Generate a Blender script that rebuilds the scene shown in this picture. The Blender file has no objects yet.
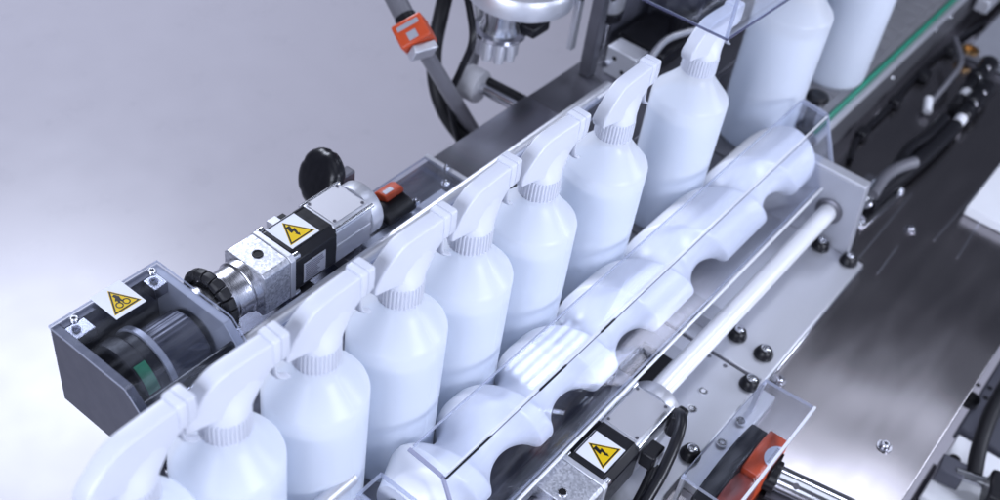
import bpy, bmesh, math, random
import numpy as np
from mathutils import Vector, Matrix
random.seed(4)
sc = bpy.context.scene
COL = sc.collection
PI = math.pi
MM = 0.001

# ---------------------------------------------------------------- camera (solved from the photo's vanishing points)
F = 1143.77
CAMP = np.array([-1359.235, -443.790, 955.997])            # mm
_X = np.array([1117.2, -876.36, F]); _X /= np.linalg.norm(_X)
_dx = -209.24; _dy = -(F*F + _X[0]/_X[2]*F*_dx)/(_X[1]/_X[2]*F)
_D = np.array([_dx, _dy, F]); _D /= np.linalg.norm(_D)
_Z = -_D; _Y = np.cross(_Z, _X)
RW = np.array([_X, _Y, _Z])                                 # world = RW @ cam(right, down, forward)
def at(px, py, x=None, y=None, z=None):
    """where the sight line of a pixel meets a real plane of the machine (mm)"""
    d = RW @ np.array([px-500., py-250., F])
    for i, v in enumerate((x, y, z)):
        if v is not None:
            return Vector(CAMP + d*((v-CAMP[i])/d[i]))
cam = bpy.data.cameras.new('camera'); camo = bpy.data.objects.new('camera', cam); COL.objects.link(camo)
r_ = RW @ np.array([1, 0, 0.]); u_ = -(RW @ np.array([0, 1., 0])); f_ = RW @ np.array([0, 0, 1.])
camo.matrix_world = Matrix(((r_[0], u_[0], -f_[0], CAMP[0]*MM), (r_[1], u_[1], -f_[1], CAMP[1]*MM),
                            (r_[2], u_[2], -f_[2], CAMP[2]*MM), (0, 0, 0, 1)))
cam.sensor_width = 36; cam.lens = F/1000*36; cam.clip_start = 0.05; cam.clip_end = 60
cam.dof.use_dof = True; cam.dof.focus_distance = 1.13; cam.dof.aperture_fstop = 3.8
sc.camera = camo

# ---------------------------------------------------------------- world, lamps, exposure
w = bpy.data.worlds.new('World'); sc.world = w; w.use_nodes = True
bg = w.node_tree.nodes['Background']; bg.inputs[0].default_value = (0.55, 0.60, 0.80, 1); bg.inputs[1].default_value = 0.125
def area(name, loc, target, sx, sy, power, col=(0.785, 0.84, 1.0)):
    l = bpy.data.lights.new(name, 'AREA'); l.shape = 'RECTANGLE'; l.size = sx; l.size_y = sy; l.energy = power; l.color = col
    o = bpy.data.objects.new(name, l); COL.objects.link(o); o.location = loc
    o.rotation_euler = (Vector(target)-Vector(loc)).to_track_quat('-Z', 'Y').to_euler()
    return o
area('softbox_back_right', (1.30, -0.30, 2.2), (-0.4, -0.3, 0), 0.6, 0.7, 7.5).data.shape = 'ELLIPSE'
area('softbox_back_left', (0.55, 3.3, 2.2), (-0.55, 0.9, -0.7), 1.7, 1.5, 142).data.shape = 'ELLIPSE'
area('added_fill_overhead', (-0.9, -0.3, 2.6), (-0.55, 0, 0), 1.5, 1.5, 9)  # added fill from above, not a fixture of the place
area('softbox_right', (0.75, -1.45, 0.72), (-0.7, 0, 0.15), 0.45, 0.5, 13)
area('softbox_side', (-0.75, -1.9, 0.95), (-0.55, 0, 0.1), 0.8, 0.5, 38)
area('added_fill_front', (-2.8, -0.1, 0.95), (-0.6, 0, 0.1), 1.4, 0.9, 45)  # added fill from the camera side, brightens the bottles' upright faces
for k in range(4):                                            # a ceiling luminaire with four tubes
    area('fluorescent_tube', (0.985, 0.326+0.034*k, 2.2), (0.985, 0, 0), 0.32, 0.012, 0.20).rotation_euler = (0, 0, 0)
sc.view_settings.view_transform = 'Standard'; sc.view_settings.look = 'None'; sc.view_settings.exposure = 0.12; sc.view_settings.gamma = 1.0
sc.render.resolution_x = 1024; sc.render.resolution_y = 512
sc.cycles.max_bounces = 10; sc.cycles.transparent_max_bounces = 24; sc.cycles.transmission_bounces = 8
sc.cycles.use_denoising = True

# ---------------------------------------------------------------- materials
def new(name):
    m = bpy.data.materials.new(name); m.use_nodes = True
    nt = m.node_tree; return m, nt, nt.nodes['Principled BSDF'], nt.nodes['Material Output']
def mat(name, col, rough=0.4, metal=0.0, var=0.06, scale=60, stretch=(1, 1, 1), bump=0.0, rvar=0.08, spec=0.5, coat=0.0):
    m, nt, p, out = new(name)
    N = nt.nodes; L = nt.links
    tc = N.new('ShaderNodeTexCoord'); mp = N.new('ShaderNodeMapping'); mp.inputs['Scale'].default_value = stretch
    L.new(tc.outputs['Object'], mp.inputs[0])
    nz = N.new('ShaderNodeTexNoise'); nz.inputs['Scale'].default_value = scale; nz.inputs['Detail'].default_value = 5
    L.new(mp.outputs[0], nz.inputs[0])
    mx = N.new('ShaderNodeMix'); mx.data_type = 'RGBA'
    c = Vector(col)
    mx.inputs[6].default_value = (*(c*(1-var)), 1); mx.inputs[7].default_value = (*[min(1, v) for v in c*(1+var)], 1)
    L.new(nz.outputs[0], mx.inputs[0]); L.new(mx.outputs[2], p.inputs['Base Color'])
    mr = N.new('ShaderNodeMapRange'); mr.inputs[1].default_value = 0.25; mr.inputs[2].default_value = 0.75
    mr.inputs[3].default_value = max(0.02, rough-rvar); mr.inputs[4].default_value = min(1, rough+rvar)
    L.new(nz.outputs[0], mr.inputs[0]); L.new(mr.outputs[0], p.inputs['Roughness'])
    p.inputs['Metallic'].default_value = metal; p.inputs['Specular IOR Level'].default_value = spec
    p.inputs['Coat Weight'].default_value = coat
    if bump:
        b = N.new('ShaderNodeBump'); b.inputs['Strength'].default_value = bump; b.inputs['Distance'].default_value = 0.0008
        L.new(nz.outputs[0], b.inputs['Height']); L.new(b.outputs[0], p.inputs['Normal'])
    return m
FLOOR = mat('epoxy_floor', (0.42, 0.405, 0.45), 0.29, 0, 0.03, 9, bump=0.02, rvar=0.03, coat=0)
STEEL = mat('brushed_steel', (0.42, 0.42, 0.46), 0.25, 1, 0.02, 5, (1, 60, 60), 0.0, 0.012)
STEELX = mat('brushed_steel_deck', (0.31, 0.295, 0.31), 0.215, 1, 0.04, 7, (1.0, 6, 1), 0.0, 0.03)
def wavy(m, scale, dist):
    nt = m.node_tree; N = nt.nodes; L = nt.links; p = N['Principled BSDF']
    tc = N.new('ShaderNodeTexCoord'); nz = N.new('ShaderNodeTexNoise'); nz.inputs['Scale'].default_value = scale; nz.inputs['Detail'].default_value = 1
    b = N.new('ShaderNodeBump'); b.inputs['Strength'].default_value = 1.0; b.inputs['Distance'].default_value = dist
    L.new(tc.outputs['Object'], nz.inputs[0]); L.new(nz.outputs[0], b.inputs['Height']); L.new(b.outputs[0], p.inputs['Normal'])
wavy(STEELX, 3.6, 0.011)
DARKSTEEL = mat('dark_steel', (0.16, 0.16, 0.185), 0.42, 0.8, 0.15, 25, bump=0.03)
ALU = mat('anodised_aluminium', (0.62, 0.63, 0.68), 0.42, 0.75, 0.05, 90, (1, 12, 12), 0.02)
ALUM = mat('matte_aluminium', (0.50, 0.50, 0.535), 0.55, 0.6, 0.08, 900, bump=0.12)
RODM = mat('satin_aluminium', (0.84, 0.85, 0.88), 0.34, 0.25, 0.02, 30, (1, 30, 30), 0.0, 0.03)
CHROME = mat('polished_steel', (0.72, 0.73, 0.77), 0.16, 1, 0.03, 30, (1, 30, 30), 0.0, 0.04)
TURNED = mat('turned_steel', (0.60, 0.60, 0.64), 0.27, 1, 0.10, 120, (30, 1, 1), 0.05, 0.06)
GREYPAINT = mat('grey_plate', (0.36, 0.37, 0.42), 0.5, 0.3, 0.06, 70, bump=0.02)
DKPAINT = mat('charcoal_plate', (0.075, 0.077, 0.10), 0.42, 0.3, 0.1, 50, bump=0.02)
BLACK = mat('black_plastic', (0.008, 0.008, 0.011), 0.34, 0, 0.2, 150, bump=0.02, rvar=0.06, spec=0.32)
RUBBER = mat('black_rubber', (0.013, 0.013, 0.016), 0.5, 0, 0.25, 200, bump=0.05, spec=0.3)
HOSE = mat('grey_conduit', (0.13, 0.13, 0.15), 0.4, 0, 0.1, 80, bump=0.02)
POM = mat('white_acetal', (0.85, 0.86, 0.90), 0.36, 0, 0.025, 30, bump=0.01, rvar=0.05)
PP = mat('white_polypropylene', (0.61, 0.635, 0.72), 0.36, 0, 0.02, 60, bump=0.012, rvar=0.05)
WHITE = mat('white_paint', (0.75, 0.76, 0.80), 0.45, 0, 0.04, 30)
VINYL = mat('white_vinyl', (0.70, 0.72, 0.79), 0.5, 0, 0.02, 300, spec=0.2)
YELLOW = mat('yellow_vinyl', (0.68, 0.46, 0.008), 0.5, 0, 0.04, 300, spec=0.15)
INK = mat('black_ink', (0.007, 0.007, 0.009), 0.5, 0, 0.1, 300, spec=0.2)
GREYINK = mat('grey_ink', (0.16, 0.16, 0.20), 0.45, 0, 0.1, 300)
SILVERLAB = mat('silver_label', (0.45, 0.46, 0.52), 0.4, 0.3, 0.1, 400)
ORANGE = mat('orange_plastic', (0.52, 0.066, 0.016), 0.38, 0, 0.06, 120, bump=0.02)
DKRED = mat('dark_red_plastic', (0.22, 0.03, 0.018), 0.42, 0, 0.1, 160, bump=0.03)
GREEN = mat('green_guide_plastic', (0.02, 0.22, 0.14), 0.4, 0, 0.05, 60)
GREENLAB = mat('green_sticker', (0.03, 0.19, 0.10), 0.4, 0, 0.15, 200)
SLAT = mat('grey_slat_plastic', (0.24, 0.24, 0.26), 0.38, 0.1, 0.2, 60, bump=0.04)
WALLM = mat('grey_wall_plate', (0.17, 0.17, 0.19), 0.38, 0.55, 0.12, 12, (1, 6, 6))
GREYROL = mat('pale_grey_plastic', (0.42, 0.42, 0.45), 0.45)
BRASS = mat('brass', (0.45, 0.28, 0.12), 0.35, 1, 0.1, 50)

def galvanised():
    m, nt, p, out = new('galvanised_zinc'); N = nt.nodes; L = nt.links
    tc = N.new('ShaderNodeTexCoord'); v = N.new('ShaderNodeTexVoronoi'); v.inputs['Scale'].default_value = 420
    nz = N.new('ShaderNodeTexNoise'); nz.inputs['Scale'].default_value = 300
    L.new(tc.outputs['Object'], v.inputs[0]); L.new(tc.outputs['Object'], nz.inputs[0])
    mx = N.new('ShaderNodeMix'); mx.data_type = 'RGBA'; mx.inputs[6].default_value = (0.36, 0.37, 0.42, 1); mx.inputs[7].default_value = (0.74, 0.75, 0.80, 1)
    ad = N.new('ShaderNodeMath'); ad.operation = 'MULTIPLY'; L.new(v.outputs['Color'], ad.inputs[0]); L.new(nz.outputs[0], ad.inputs[1])
    mr = N.new('ShaderNodeMapRange'); mr.inputs[2].default_value = 0.45; L.new(ad.outputs[0], mr.inputs[0])
    L.new(mr.outputs[0], mx.inputs[0]); L.new(mx.outputs[2], p.inputs['Base Color'])
    p.inputs['Metallic'].default_value = 0.85; p.inputs['Roughness'].default_value = 0.42
    return m
ZINC = galvanised()

def acrylic(name, tint=(0.93, 0.945, 0.98), gl=0.012):
    m, nt, p, out = new(name); N = nt.nodes; L = nt.links; N.remove(p)
    t = N.new('ShaderNodeBsdfTransparent'); t.inputs[0].default_value = (*tint, 1)
    g = N.new('ShaderNodeBsdfGlossy'); g.inputs['Roughness'].default_value = gl; g.inputs[0].default_value = (0.95, 0.96, 1, 1)
    lw_ = N.new('ShaderNodeLayerWeight'); lw_.inputs[0].default_value = 0.5
    pw = N.new('ShaderNodeMath'); pw.operation = 'POWER'; pw.inputs[1].default_value = 4.5; L.new(lw_.outputs['Facing'], pw.inputs[0])
    f = N.new('ShaderNodeMath'); f.operation = 'MULTIPLY_ADD'; f.inputs[1].default_value = 0.7; f.inputs[2].default_value = 0.035; L.new(pw.outputs[0], f.inputs[0])
    x = N.new('ShaderNodeMixShader'); L.new(f.outputs[0], x.inputs[0]); L.new(t.outputs[0], x.inputs[1]); L.new(g.outputs[0], x.inputs[2])
    df = N.new('ShaderNodeBsdfDiffuse'); df.inputs[0].default_value = (0.7, 0.72, 0.78, 1)
    tc = N.new('ShaderNodeTexCoord'); mp = N.new('ShaderNodeMapping'); mp.inputs['Scale'].default_value = (6, 22, 22); nz = N.new('ShaderNodeTexNoise'); nz.inputs['Scale'].default_value = 3; nz.inputs['Detail'].default_value = 6
    mr = N.new('ShaderNodeMapRange'); mr.inputs[1].default_value = 0.45; mr.inputs[2].default_value = 0.8; mr.inputs[3].default_value = 0.0; mr.inputs[4].default_value = 0.05
    L.new(tc.outputs['Object'], mp.inputs[0]); L.new(mp.outputs[0], nz.inputs[0]); L.new(nz.outputs[0], mr.inputs[0])
    y = N.new('ShaderNodeMixShader'); L.new(mr.outputs[0], y.inputs[0]); L.new(x.outputs[0], y.inputs[1]); L.new(df.outputs[0], y.inputs[2])
    L.new(y.outputs[0], out.inputs[0]); return m
ACRYL = acrylic('clear_acrylic')
def acrylic_edge():
    m, nt, p, out = new('acrylic_cut_edge'); N = nt.nodes; L = nt.links
    p.inputs['Base Color'].default_value = (0.50, 0.53, 0.64, 1); p.inputs['Roughness'].default_value = 0.18
    t = N.new('ShaderNodeBsdfTransparent'); t.inputs[0].default_value = (0.80, 0.83, 0.92, 1)
    x = N.new('ShaderNodeMixShader'); x.inputs[0].default_value = 0.55
    L.new(t.outputs[0], x.inputs[1]); L.new(p.outputs[0], x.inputs[2]); L.new(x.outputs[0], out.inputs[0]); return m
AEDGE = acrylic_edge()
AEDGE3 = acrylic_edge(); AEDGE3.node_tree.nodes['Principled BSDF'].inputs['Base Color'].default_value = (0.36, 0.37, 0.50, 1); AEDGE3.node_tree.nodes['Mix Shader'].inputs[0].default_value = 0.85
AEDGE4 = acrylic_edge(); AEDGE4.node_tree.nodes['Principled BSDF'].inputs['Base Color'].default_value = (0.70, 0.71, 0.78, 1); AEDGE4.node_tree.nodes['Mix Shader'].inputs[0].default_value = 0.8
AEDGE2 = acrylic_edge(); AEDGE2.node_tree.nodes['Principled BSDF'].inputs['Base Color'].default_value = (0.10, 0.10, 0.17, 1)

def hdpe():
    m, nt, p, out = new('natural_polyethylene'); N = nt.nodes; L = nt.links
    p.inputs['Base Color'].default_value = (0.92, 0.94, 0.985, 1); p.inputs['Roughness'].default_value = 0.29; p.inputs['Specular IOR Level'].default_value = 0.35
    tc = N.new('ShaderNodeTexCoord'); nz = N.new('ShaderNodeTexNoise'); nz.inputs['Scale'].default_value = 35; L.new(tc.outputs['Object'], nz.inputs[0])
    b = N.new('ShaderNodeBump'); b.inputs['Strength'].default_value = 0.05; b.inputs['Distance'].default_value = 0.001
    L.new(nz.outputs[0], b.inputs['Height']); L.new(b.outputs[0], p.inputs['Normal'])
    tl = N.new('ShaderNodeBsdfTranslucent'); tl.inputs[0].default_value = (0.97, 0.98, 1.0, 1)
    tr = N.new('ShaderNodeBsdfTransparent'); tr.inputs[0].default_value = (0.95, 0.97, 1, 1)
    a = N.new('ShaderNodeMixShader'); a.inputs[0].default_value = 0.46; L.new(p.outputs[0], a.inputs[1]); L.new(tl.outputs[0], a.inputs[2])
    c = N.new('ShaderNodeMixShader'); c.inputs[0].default_value = 0.34; L.new(a.outputs[0], c.inputs[1]); L.new(tr.outputs[0], c.inputs[2])
    L.new(c.outputs[0], out.inputs[0]); return m
HDPE = hdpe()
def liquid_m():
    m, nt, p, out = new('milky_liquid'); N = nt.nodes; L = nt.links
    p.inputs['Base Color'].default_value = (0.84, 0.885, 0.99, 1); p.inputs['Roughness'].default_value = 0.25
    tl = N.new('ShaderNodeBsdfTranslucent'); tl.inputs[0].default_value = (0.90, 0.95, 1.0, 1)
    a = N.new('ShaderNodeMixShader'); a.inputs[0].default_value = 0.5; L.new(p.outputs[0], a.inputs[1]); L.new(tl.outputs[0], a.inputs[2])
    L.new(a.outputs[0], out.inputs[0]); return m
LIQ = liquid_m()

# ---------------------------------------------------------------- mesh helpers (all lengths in mm)
class MB:
    def __init__(s): s.v = []; s.f = []; s.mi = []
    def add(s, vs, fs, mi=0):
        n = len(s.v); s.v += [tuple(v) for v in vs]; s.f += [tuple(i+n for i in f) for f in fs]; s.mi += [mi]*len(fs); return s
    def box(s, lo, hi, mi=0):
        x0, y0, z0 = lo; x1, y1, z1 = hi
        return s.add([(x0,y0,z0),(x1,y0,z0),(x1,y1,z0),(x0,y1,z0),(x0,y0,z1),(x1,y0,z1),(x1,y1,z1),(x0,y1,z1)],
                     [(0,3,2,1),(4,5,6,7),(0,1,5,4),(1,2,6,5),(2,3,7,6),(3,0,4,7)], mi)
    def bar(s, p, q, w, h, up=(0, 0, 1)):
        p = Vector(p); q = Vector(q); d = (q-p).normalized(); a = d.cross(Vector(up)).normalized(); b = a.cross(d)
        c = [a*w/2*i + b*h/2*j for i, j in ((-1,-1),(1,-1),(1,1),(-1,1))]
        return s.add([p+k for k in c]+[q+k for k in c], [(3,2,1,0),(4,5,6,7)]+[(i,(i+1)%4,4+(i+1)%4,4+i) for i in range(4)])
    def frame(s, axis):
        d = Vector(axis).normalized(); a = d.orthogonal().normalized(); return d, a, d.cross(a)
    def lathe(s, o, axis, prof, n=48, mod=None, caps=True):
        """prof: list of (t along axis, radius)"""
        o = Vector(o); d, a, b = s.frame(axis); vs = []; fs = []
        for t, r in prof:
            for i in range(n):
                an = 2*PI*i/n; rr = r*(1 if mod is None else mod(i, t)); vs.append(o+d*t+(a*math.cos(an)+b*math.sin(an))*rr)
        m = len(prof)
        for j in range(m-1):
            for i in range(n):
                fs.append((j*n+i, j*n+(i+1) % n, (j+1)*n+(i+1) % n, (j+1)*n+i))
        if caps:
            fs.append(tuple(range(n-1, -1, -1))); fs.append(tuple((m-1)*n+i for i in range(n)))
        return s.add(vs, fs)
    def cyl(s, p, q, r, n=32, r2=None):
        p = Vector(p); q = Vector(q); L = (q-p).length
        return s.lathe(p, q-p, [(0, r), (L, r if r2 is None else r2)], n)
    def tube(s, pts, r, n=12, closed=False):
        P = [Vector(p) for p in pts]
        # Catmull-Rom
        Q = []
        for i in range(len(P)-1):
            p0 = P[max(i-1, 0)]; p1 = P[i]; p2 = P[i+1]; p3 = P[min(i+2, len(P)-1)]
            for k in range(8):
                t = k/8; Q.append(0.5*((2*p1)+(p2-p0)*t+(2*p0-5*p1+4*p2-p3)*t*t+(3*p1-p0-3*p2+p3)*t**3))
        Q.append(P[-1]); vs = []; fs = []; a = None
        for i, q in enumerate(Q):
            d = (Q[min(i+1, len(Q)-1)]-Q[max(i-1, 0)]).normalized()
            a = d.orthogonal().normalized() if a is None else (a-d*a.dot(d)).normalized(); b = d.cross(a)
            vs += [q+(a*math.cos(2*PI*k/n)+b*math.sin(2*PI*k/n))*r for k in range(n)]
        for j in range(len(Q)-1):
            for i in range(n): fs.append((j*n+i, j*n+(i+1) % n, (j+1)*n+(i+1) % n, (j+1)*n+i))
        fs.append(tuple(range(n-1, -1, -1))); fs.append(tuple((len(Q)-1)*n+i for i in range(n)))
        return s.add(vs, fs)
    def prism(s, poly, off, mi=0):
        n = len(poly); P = [Vector(p) for p in poly]; o = Vector(off)
        return s.add(P+[p+o for p in P], [tuple(range(n-1, -1, -1)), tuple(range(n, 2*n))]+[(i, (i+1) % n, n+(i+1) % n, n+i) for i in range(n)], mi)
    def loft(s, secs):
        n = len(secs[0]); vs = [p for c in secs for p in c]; fs = []
        for j in range(len(secs)-1):
            for i in range(n): fs.append((j*n+i, j*n+(i+1) % n, (j+1)*n+(i+1) % n, (j+1)*n+i))
        fs.append(tuple(range(n-1, -1, -1))); fs.append(tuple((len(secs)-1)*n+i for i in range(n)))
        return s.add(vs, fs)
    def build(s, name, m, parent=None, bevel=0, smooth=True, seg=2, subsurf=0, origin=None):
        me = bpy.data.meshes.new(name)
        o0 = Vector(origin) if origin is not None else (parent['_o'] if parent is not None and '_o' in parent else (0, 0, 0))
        o0 = Vector(o0)
        me.from_pydata([tuple((Vector(v)-o0)*MM) for v in s.v], [], s.f)
        for mm in (m if isinstance(m, (list, tuple)) else [m]): me.materials.append(mm)
        if any(s.mi): me.polygons.foreach_set('material_index', s.mi)
        bm = bmesh.new(); bm.from_mesh(me); bmesh.ops.recalc_face_normals(bm, faces=bm.faces); bm.to_mesh(me); bm.free()
        if smooth: me.shade_smooth(); me.set_sharp_from_angle(angle=math.radians(38))
        o = bpy.data.objects.new(name, me); COL.objects.link(o)
        if bevel:
            b = o.modifiers.new('bevel', 'BEVEL'); b.width = bevel*MM; b.segments = seg; b.limit_method = 'ANGLE'; b.angle_limit = math.radians(40)
            b.harden_normals = False
        if subsurf:
            d = o.modifiers.new('sub', 'SUBSURF'); d.levels = subsurf; d.render_levels = subsurf
        if parent is not None:
            o.parent = parent; o['_o'] = list(o0)
        else:
            o.location = o0*MM
        return o
def thing(name, label, cat, loc=(0, 0, 0), group=None):
    o = bpy.data.objects.new(name, None); COL.objects.link(o); o.location = Vector(loc)*MM; o.empty_display_size = 0.02
    o['label'] = label; o['category'] = cat; o['_o'] = list(loc)
    if group: o['group'] = group
    return o
def tag(o, label, cat, group=None, kind=None):
    if label: o['label'] = label; o['category'] = cat
    if group: o['group'] = group
    if kind: o['kind'] = kind
    return o
def copy_tree(o, parent=None):
    c = o.copy(); COL.objects.link(c)
    if parent is not None: c.parent = parent
    for ch in list(o.children): copy_tree(ch, c)
    return c
def sheet(mb, corners, th):
    """flat slab whose top face has these corners (main faces slot 0, cut edges slot 1)"""
    P = [Vector(p) for p in corners]; nrm = (P[1]-P[0]).cross(P[2]-P[0]).normalized()
    if nrm.z < 0 or (abs(nrm.z) < 1e-6 and nrm.y > 0): nrm = -nrm
    n = len(P); Q = [p-nrm*th for p in P]
    b = len(mb.v); mb.v += [tuple(p) for p in P+Q]
    mb.f += [tuple(b+i for i in range(n)), tuple(b+n+i for i in range(n-1, -1, -1))]; mb.mi += [0, 0]
    for i in range(n): mb.f.append((b+i, b+n+i, b+n+(i+1) % n, b+(i+1) % n)); mb.mi.append(1)
    return mb
CLEAR = [ACRYL, AEDGE]
def screw(parent, p, axis, r=4.2, h=4, m=CHROME, name='bolt'):
    p = Vector(p); d = Vector(axis).normalized(); mb = MB()
    mb.lathe(p, d, [(0, r), (h*0.75, r), (h, r*0.82), (h, r*0.5), (h*0.45, r*0.5)], 24)
    return mb.build(name, m, parent)

# ================================================================ SETTING
fl = MB(); fl.box((-9000, -9000, -940), (12000, 14000, -900)); tag(fl.build('floor', FLOOR), None, None, kind='structure')

# ================================================================ STEEL DECK (right) and plates
dk = thing('steel_deck', 'broad brushed steel deck sheet on the right, bolted down, carrying the grey plates', 'machine deck', (-100, -300, -77))
MB().box((-1150, -440, -81), (1500, -72, -77)).build('deck_sheet', STEELX, dk, bevel=1.0)
MB().box((-1150, -440, -130), (1500, -436, -81.5)).build('deck_flange', STEELX, dk)
for px, py in ((910, 230), (779, 381), (884, 447)):
    p = at(px, py, z=-77); b = MB().lathe(p, (0, 0, 1), [(0, 9), (1.6, 9), (1.6, 6.5), (5.5, 6), (7, 4.5), (7, 2.6), (4, 2.6)], 28).build('deck_bolt', STEEL, dk)
p = at(630, 505, z=-77)
for a_, b_ in (((-120, -225), (150, -222)), ((60, -330), (250, -322)), ((20, -255), (-60, -258)), ((70, -290), (420, -300))):   # pressed seams of the sheet
    MB().bar((a_[0], a_[1], -76.6), (b_[0], b_[1], -76.6), 3, 0.9).build('pressed_seam', STEEL, dk)

pl = thing('mounting_plate', 'light grey plate with four black bolts at the foot of the end bracket', 'plate', (-230, -170, -77), 'bolted mounting plates')
MB().box((-368, -238, -76.8), (-76, -40, -60)).build('plate_sheet', ALU, pl, bevel=1.5)
MB().box((-366, -241, -76.5), (-80, -238.3, -63)).build('edge_strip', CHROME, pl, bevel=0.8)
MB().box((-371.5, -232, -76.5), (-368.3, -60, -61.5)).build('joint_strip', DARKSTEEL, pl)
def washer_bolt(parent, p):
    p = Vector(p); n = MB().lathe(p, (0, 0, 1), [(0, 12.5), (3, 12.5), (10, 9.5), (11.5, 8), (11.5, 5)], 36).build('bolt_boss', BLACK, parent, bevel=0.5)
    MB().lathe(p+Vector((0, 0, 11.0)), (0, 0, 1), [(0, 6.2), (2.6, 6.2), (3.2, 5.4), (3.2, 2.8), (1.2, 2.8)], 28).build('socket_screw', CHROME, n)
for px, py in ((848, 258), (763, 351), (820, 243), (737, 332)):
    washer_bolt(pl, at(px, py+4, z=-60))
sm = [(-75, -215), (-360, -205)]
p2 = thing('mounting_plate', 'light grey plate this side of the joint, with sunken screws, under the lower motor cable', 'plate', (-520, -170, -77), 'bolted mounting plates')
MB().box((-900, -236, -76.8), (-374, -40, -60)).build('plate_sheet', ALU, p2, bevel=1.5)
MB().box((-560, -260, -76.8), (-377, -236.3, -63.5)).build('step_strip', ALU, p2, bevel=1.2)
washer_bolt(p2, at(749, 385, z=-60)); washer_bolt(p2, at(690, 455, z=-60))
for px, py in ((703, 391), (692, 409), (741, 421), (722, 443)):
    p = at(px, py, z=-59.9)
    r = MB().lathe(p-Vector((0, 0, 1)), (0, 0, 1), [(0, 6.2), (1.6, 6.2), (1.6, 4.6), (0.4, 4.6)], 28, caps=False).build('screw_rim', CHROME, p2)
    MB().lathe(p-Vector((0, 0, 0.6)), (0, 0, 1), [(0, 4.5), (0.8, 4.5)], 24).build('screw_recess', INK, r); MB().lathe(p, (0, 0, 1), [(0.25, 3.4), (0.9, 3.2), (0.9, 1.4)], 24).build('screw_head', CHROME, r)
for px, py in ((725, 366), (709, 356)):
    MB().lathe(at(px, py, z=-60.2), (0, 0, 1), [(0, 3.0), (0.5, 3.0)], 20).build('pin_hole', DARKSTEEL, p2)
# dark pocket and cross bars under the screw
pk = thing('slotted_bar', 'grey crossbar with a dark square pocket under the timing screw', 'crossbar', (-460, -110, -60))
MB().box((-505, -150, -59.6), (-405, -66, -50)).build('crossbar', GREYPAINT, pk, bevel=2)
MB().box((-487, -140, -50.2), (-428, -98, -49.3)).build('pocket', INK, pk, bevel=4)
c2 = thing('steel_crossbar', 'dark crossbar between the white screw and the polished rod', 'crossbar', (-330, -110, -60))
MB().box((-345, -155, -59.6), (-318, -60, -40)).build('crossbar', GREYPAINT, c2, bevel=1.5)
c3 = thing('steel_channel', 'long dark channel running under the timing screw', 'channel', (-560, -95, -60))
MB().box((-900, -112, -59.5), (-520, -60, -20)).build('channel', DKPAINT, c3, bevel=2)

# end bracket
br = thing('end_bracket', 'upright grey end bracket that carries the far end of the polished rod', 'bracket', (-72, -140, -60))
MB().prism([(-80, -40, -59.8), (-80, -212, -59.8), (-80, -201, 52), (-80, -100, 52), (-80, -60, 52), (-80, -40, 52)], (16, 0, 0)).build('bracket_plate', GREYPAINT, br, bevel=1.2)
MB().box((-80, -200, 52.3), (-63, -42, 56)).build('top_strip', ALU, br, bevel=0.8)
MB().lathe((-80.2, -167, -5), (-1, 0, 0), [(0, 19), (3, 19), (5, 16)], 40).build('rod_collar', DARKSTEEL, br)

rod = MB().lathe((-532, -167, -5), (1, 0, 0), [(0, 12.5), (445, 12.5), (450, 11.5)], 56)
tag(rod.build('polished_rod', RODM, origin=(-300, -167, -17)), 'thick polished white-shining rod between the lower motor and the end bracket', 'rod')

# ================================================================ CONVEYOR
cv = thing('conveyor', 'slat conveyor carrying the bottles, with dark cross slats and a green edged side wall', 'conveyor', (0, 0, -77))
X0, X1 = -1500, 1300
n = 0
sl = MB(); x = X0
while x < X1:
    sl.box((x, -50, -7), (x+34.6, 50, -0.4)); x += 38.1
sl.build('slat_chain', SLAT, cv, bevel=0.8)
MB().box((X0, -53, -60), (X1, 62, -9)).build('chain_bed', DARKSTEEL, cv)
MB().box((60, -80, -76.5), (X1, -74, -12)).build('side_wall', WALLM, cv, bevel=0.5)
MB().lathe((60, -76, -12), (1, 0, 0), [(0, 7), (X1-60, 7)], 24).build('rail_tube', ALU, cv)
MB().box((66, -71.5, -8), (X1, -65, 0.5)).build('green_strip', GREEN, cv, bevel=2)
MB().box((66, -64.6, -7), (X1, -51, -1.5)).build('inner_ledge', SLAT, cv)
for px, py in ((880, 102), (892, 78), (935, 30), (950, 17)):
    p = at(px, py, y=-80); MB().lathe(p, (0, -1, 0), [(0, 4), (3, 3.4), (4, 2)], 16).build('wall_bolt', CHROME, cv)

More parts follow.
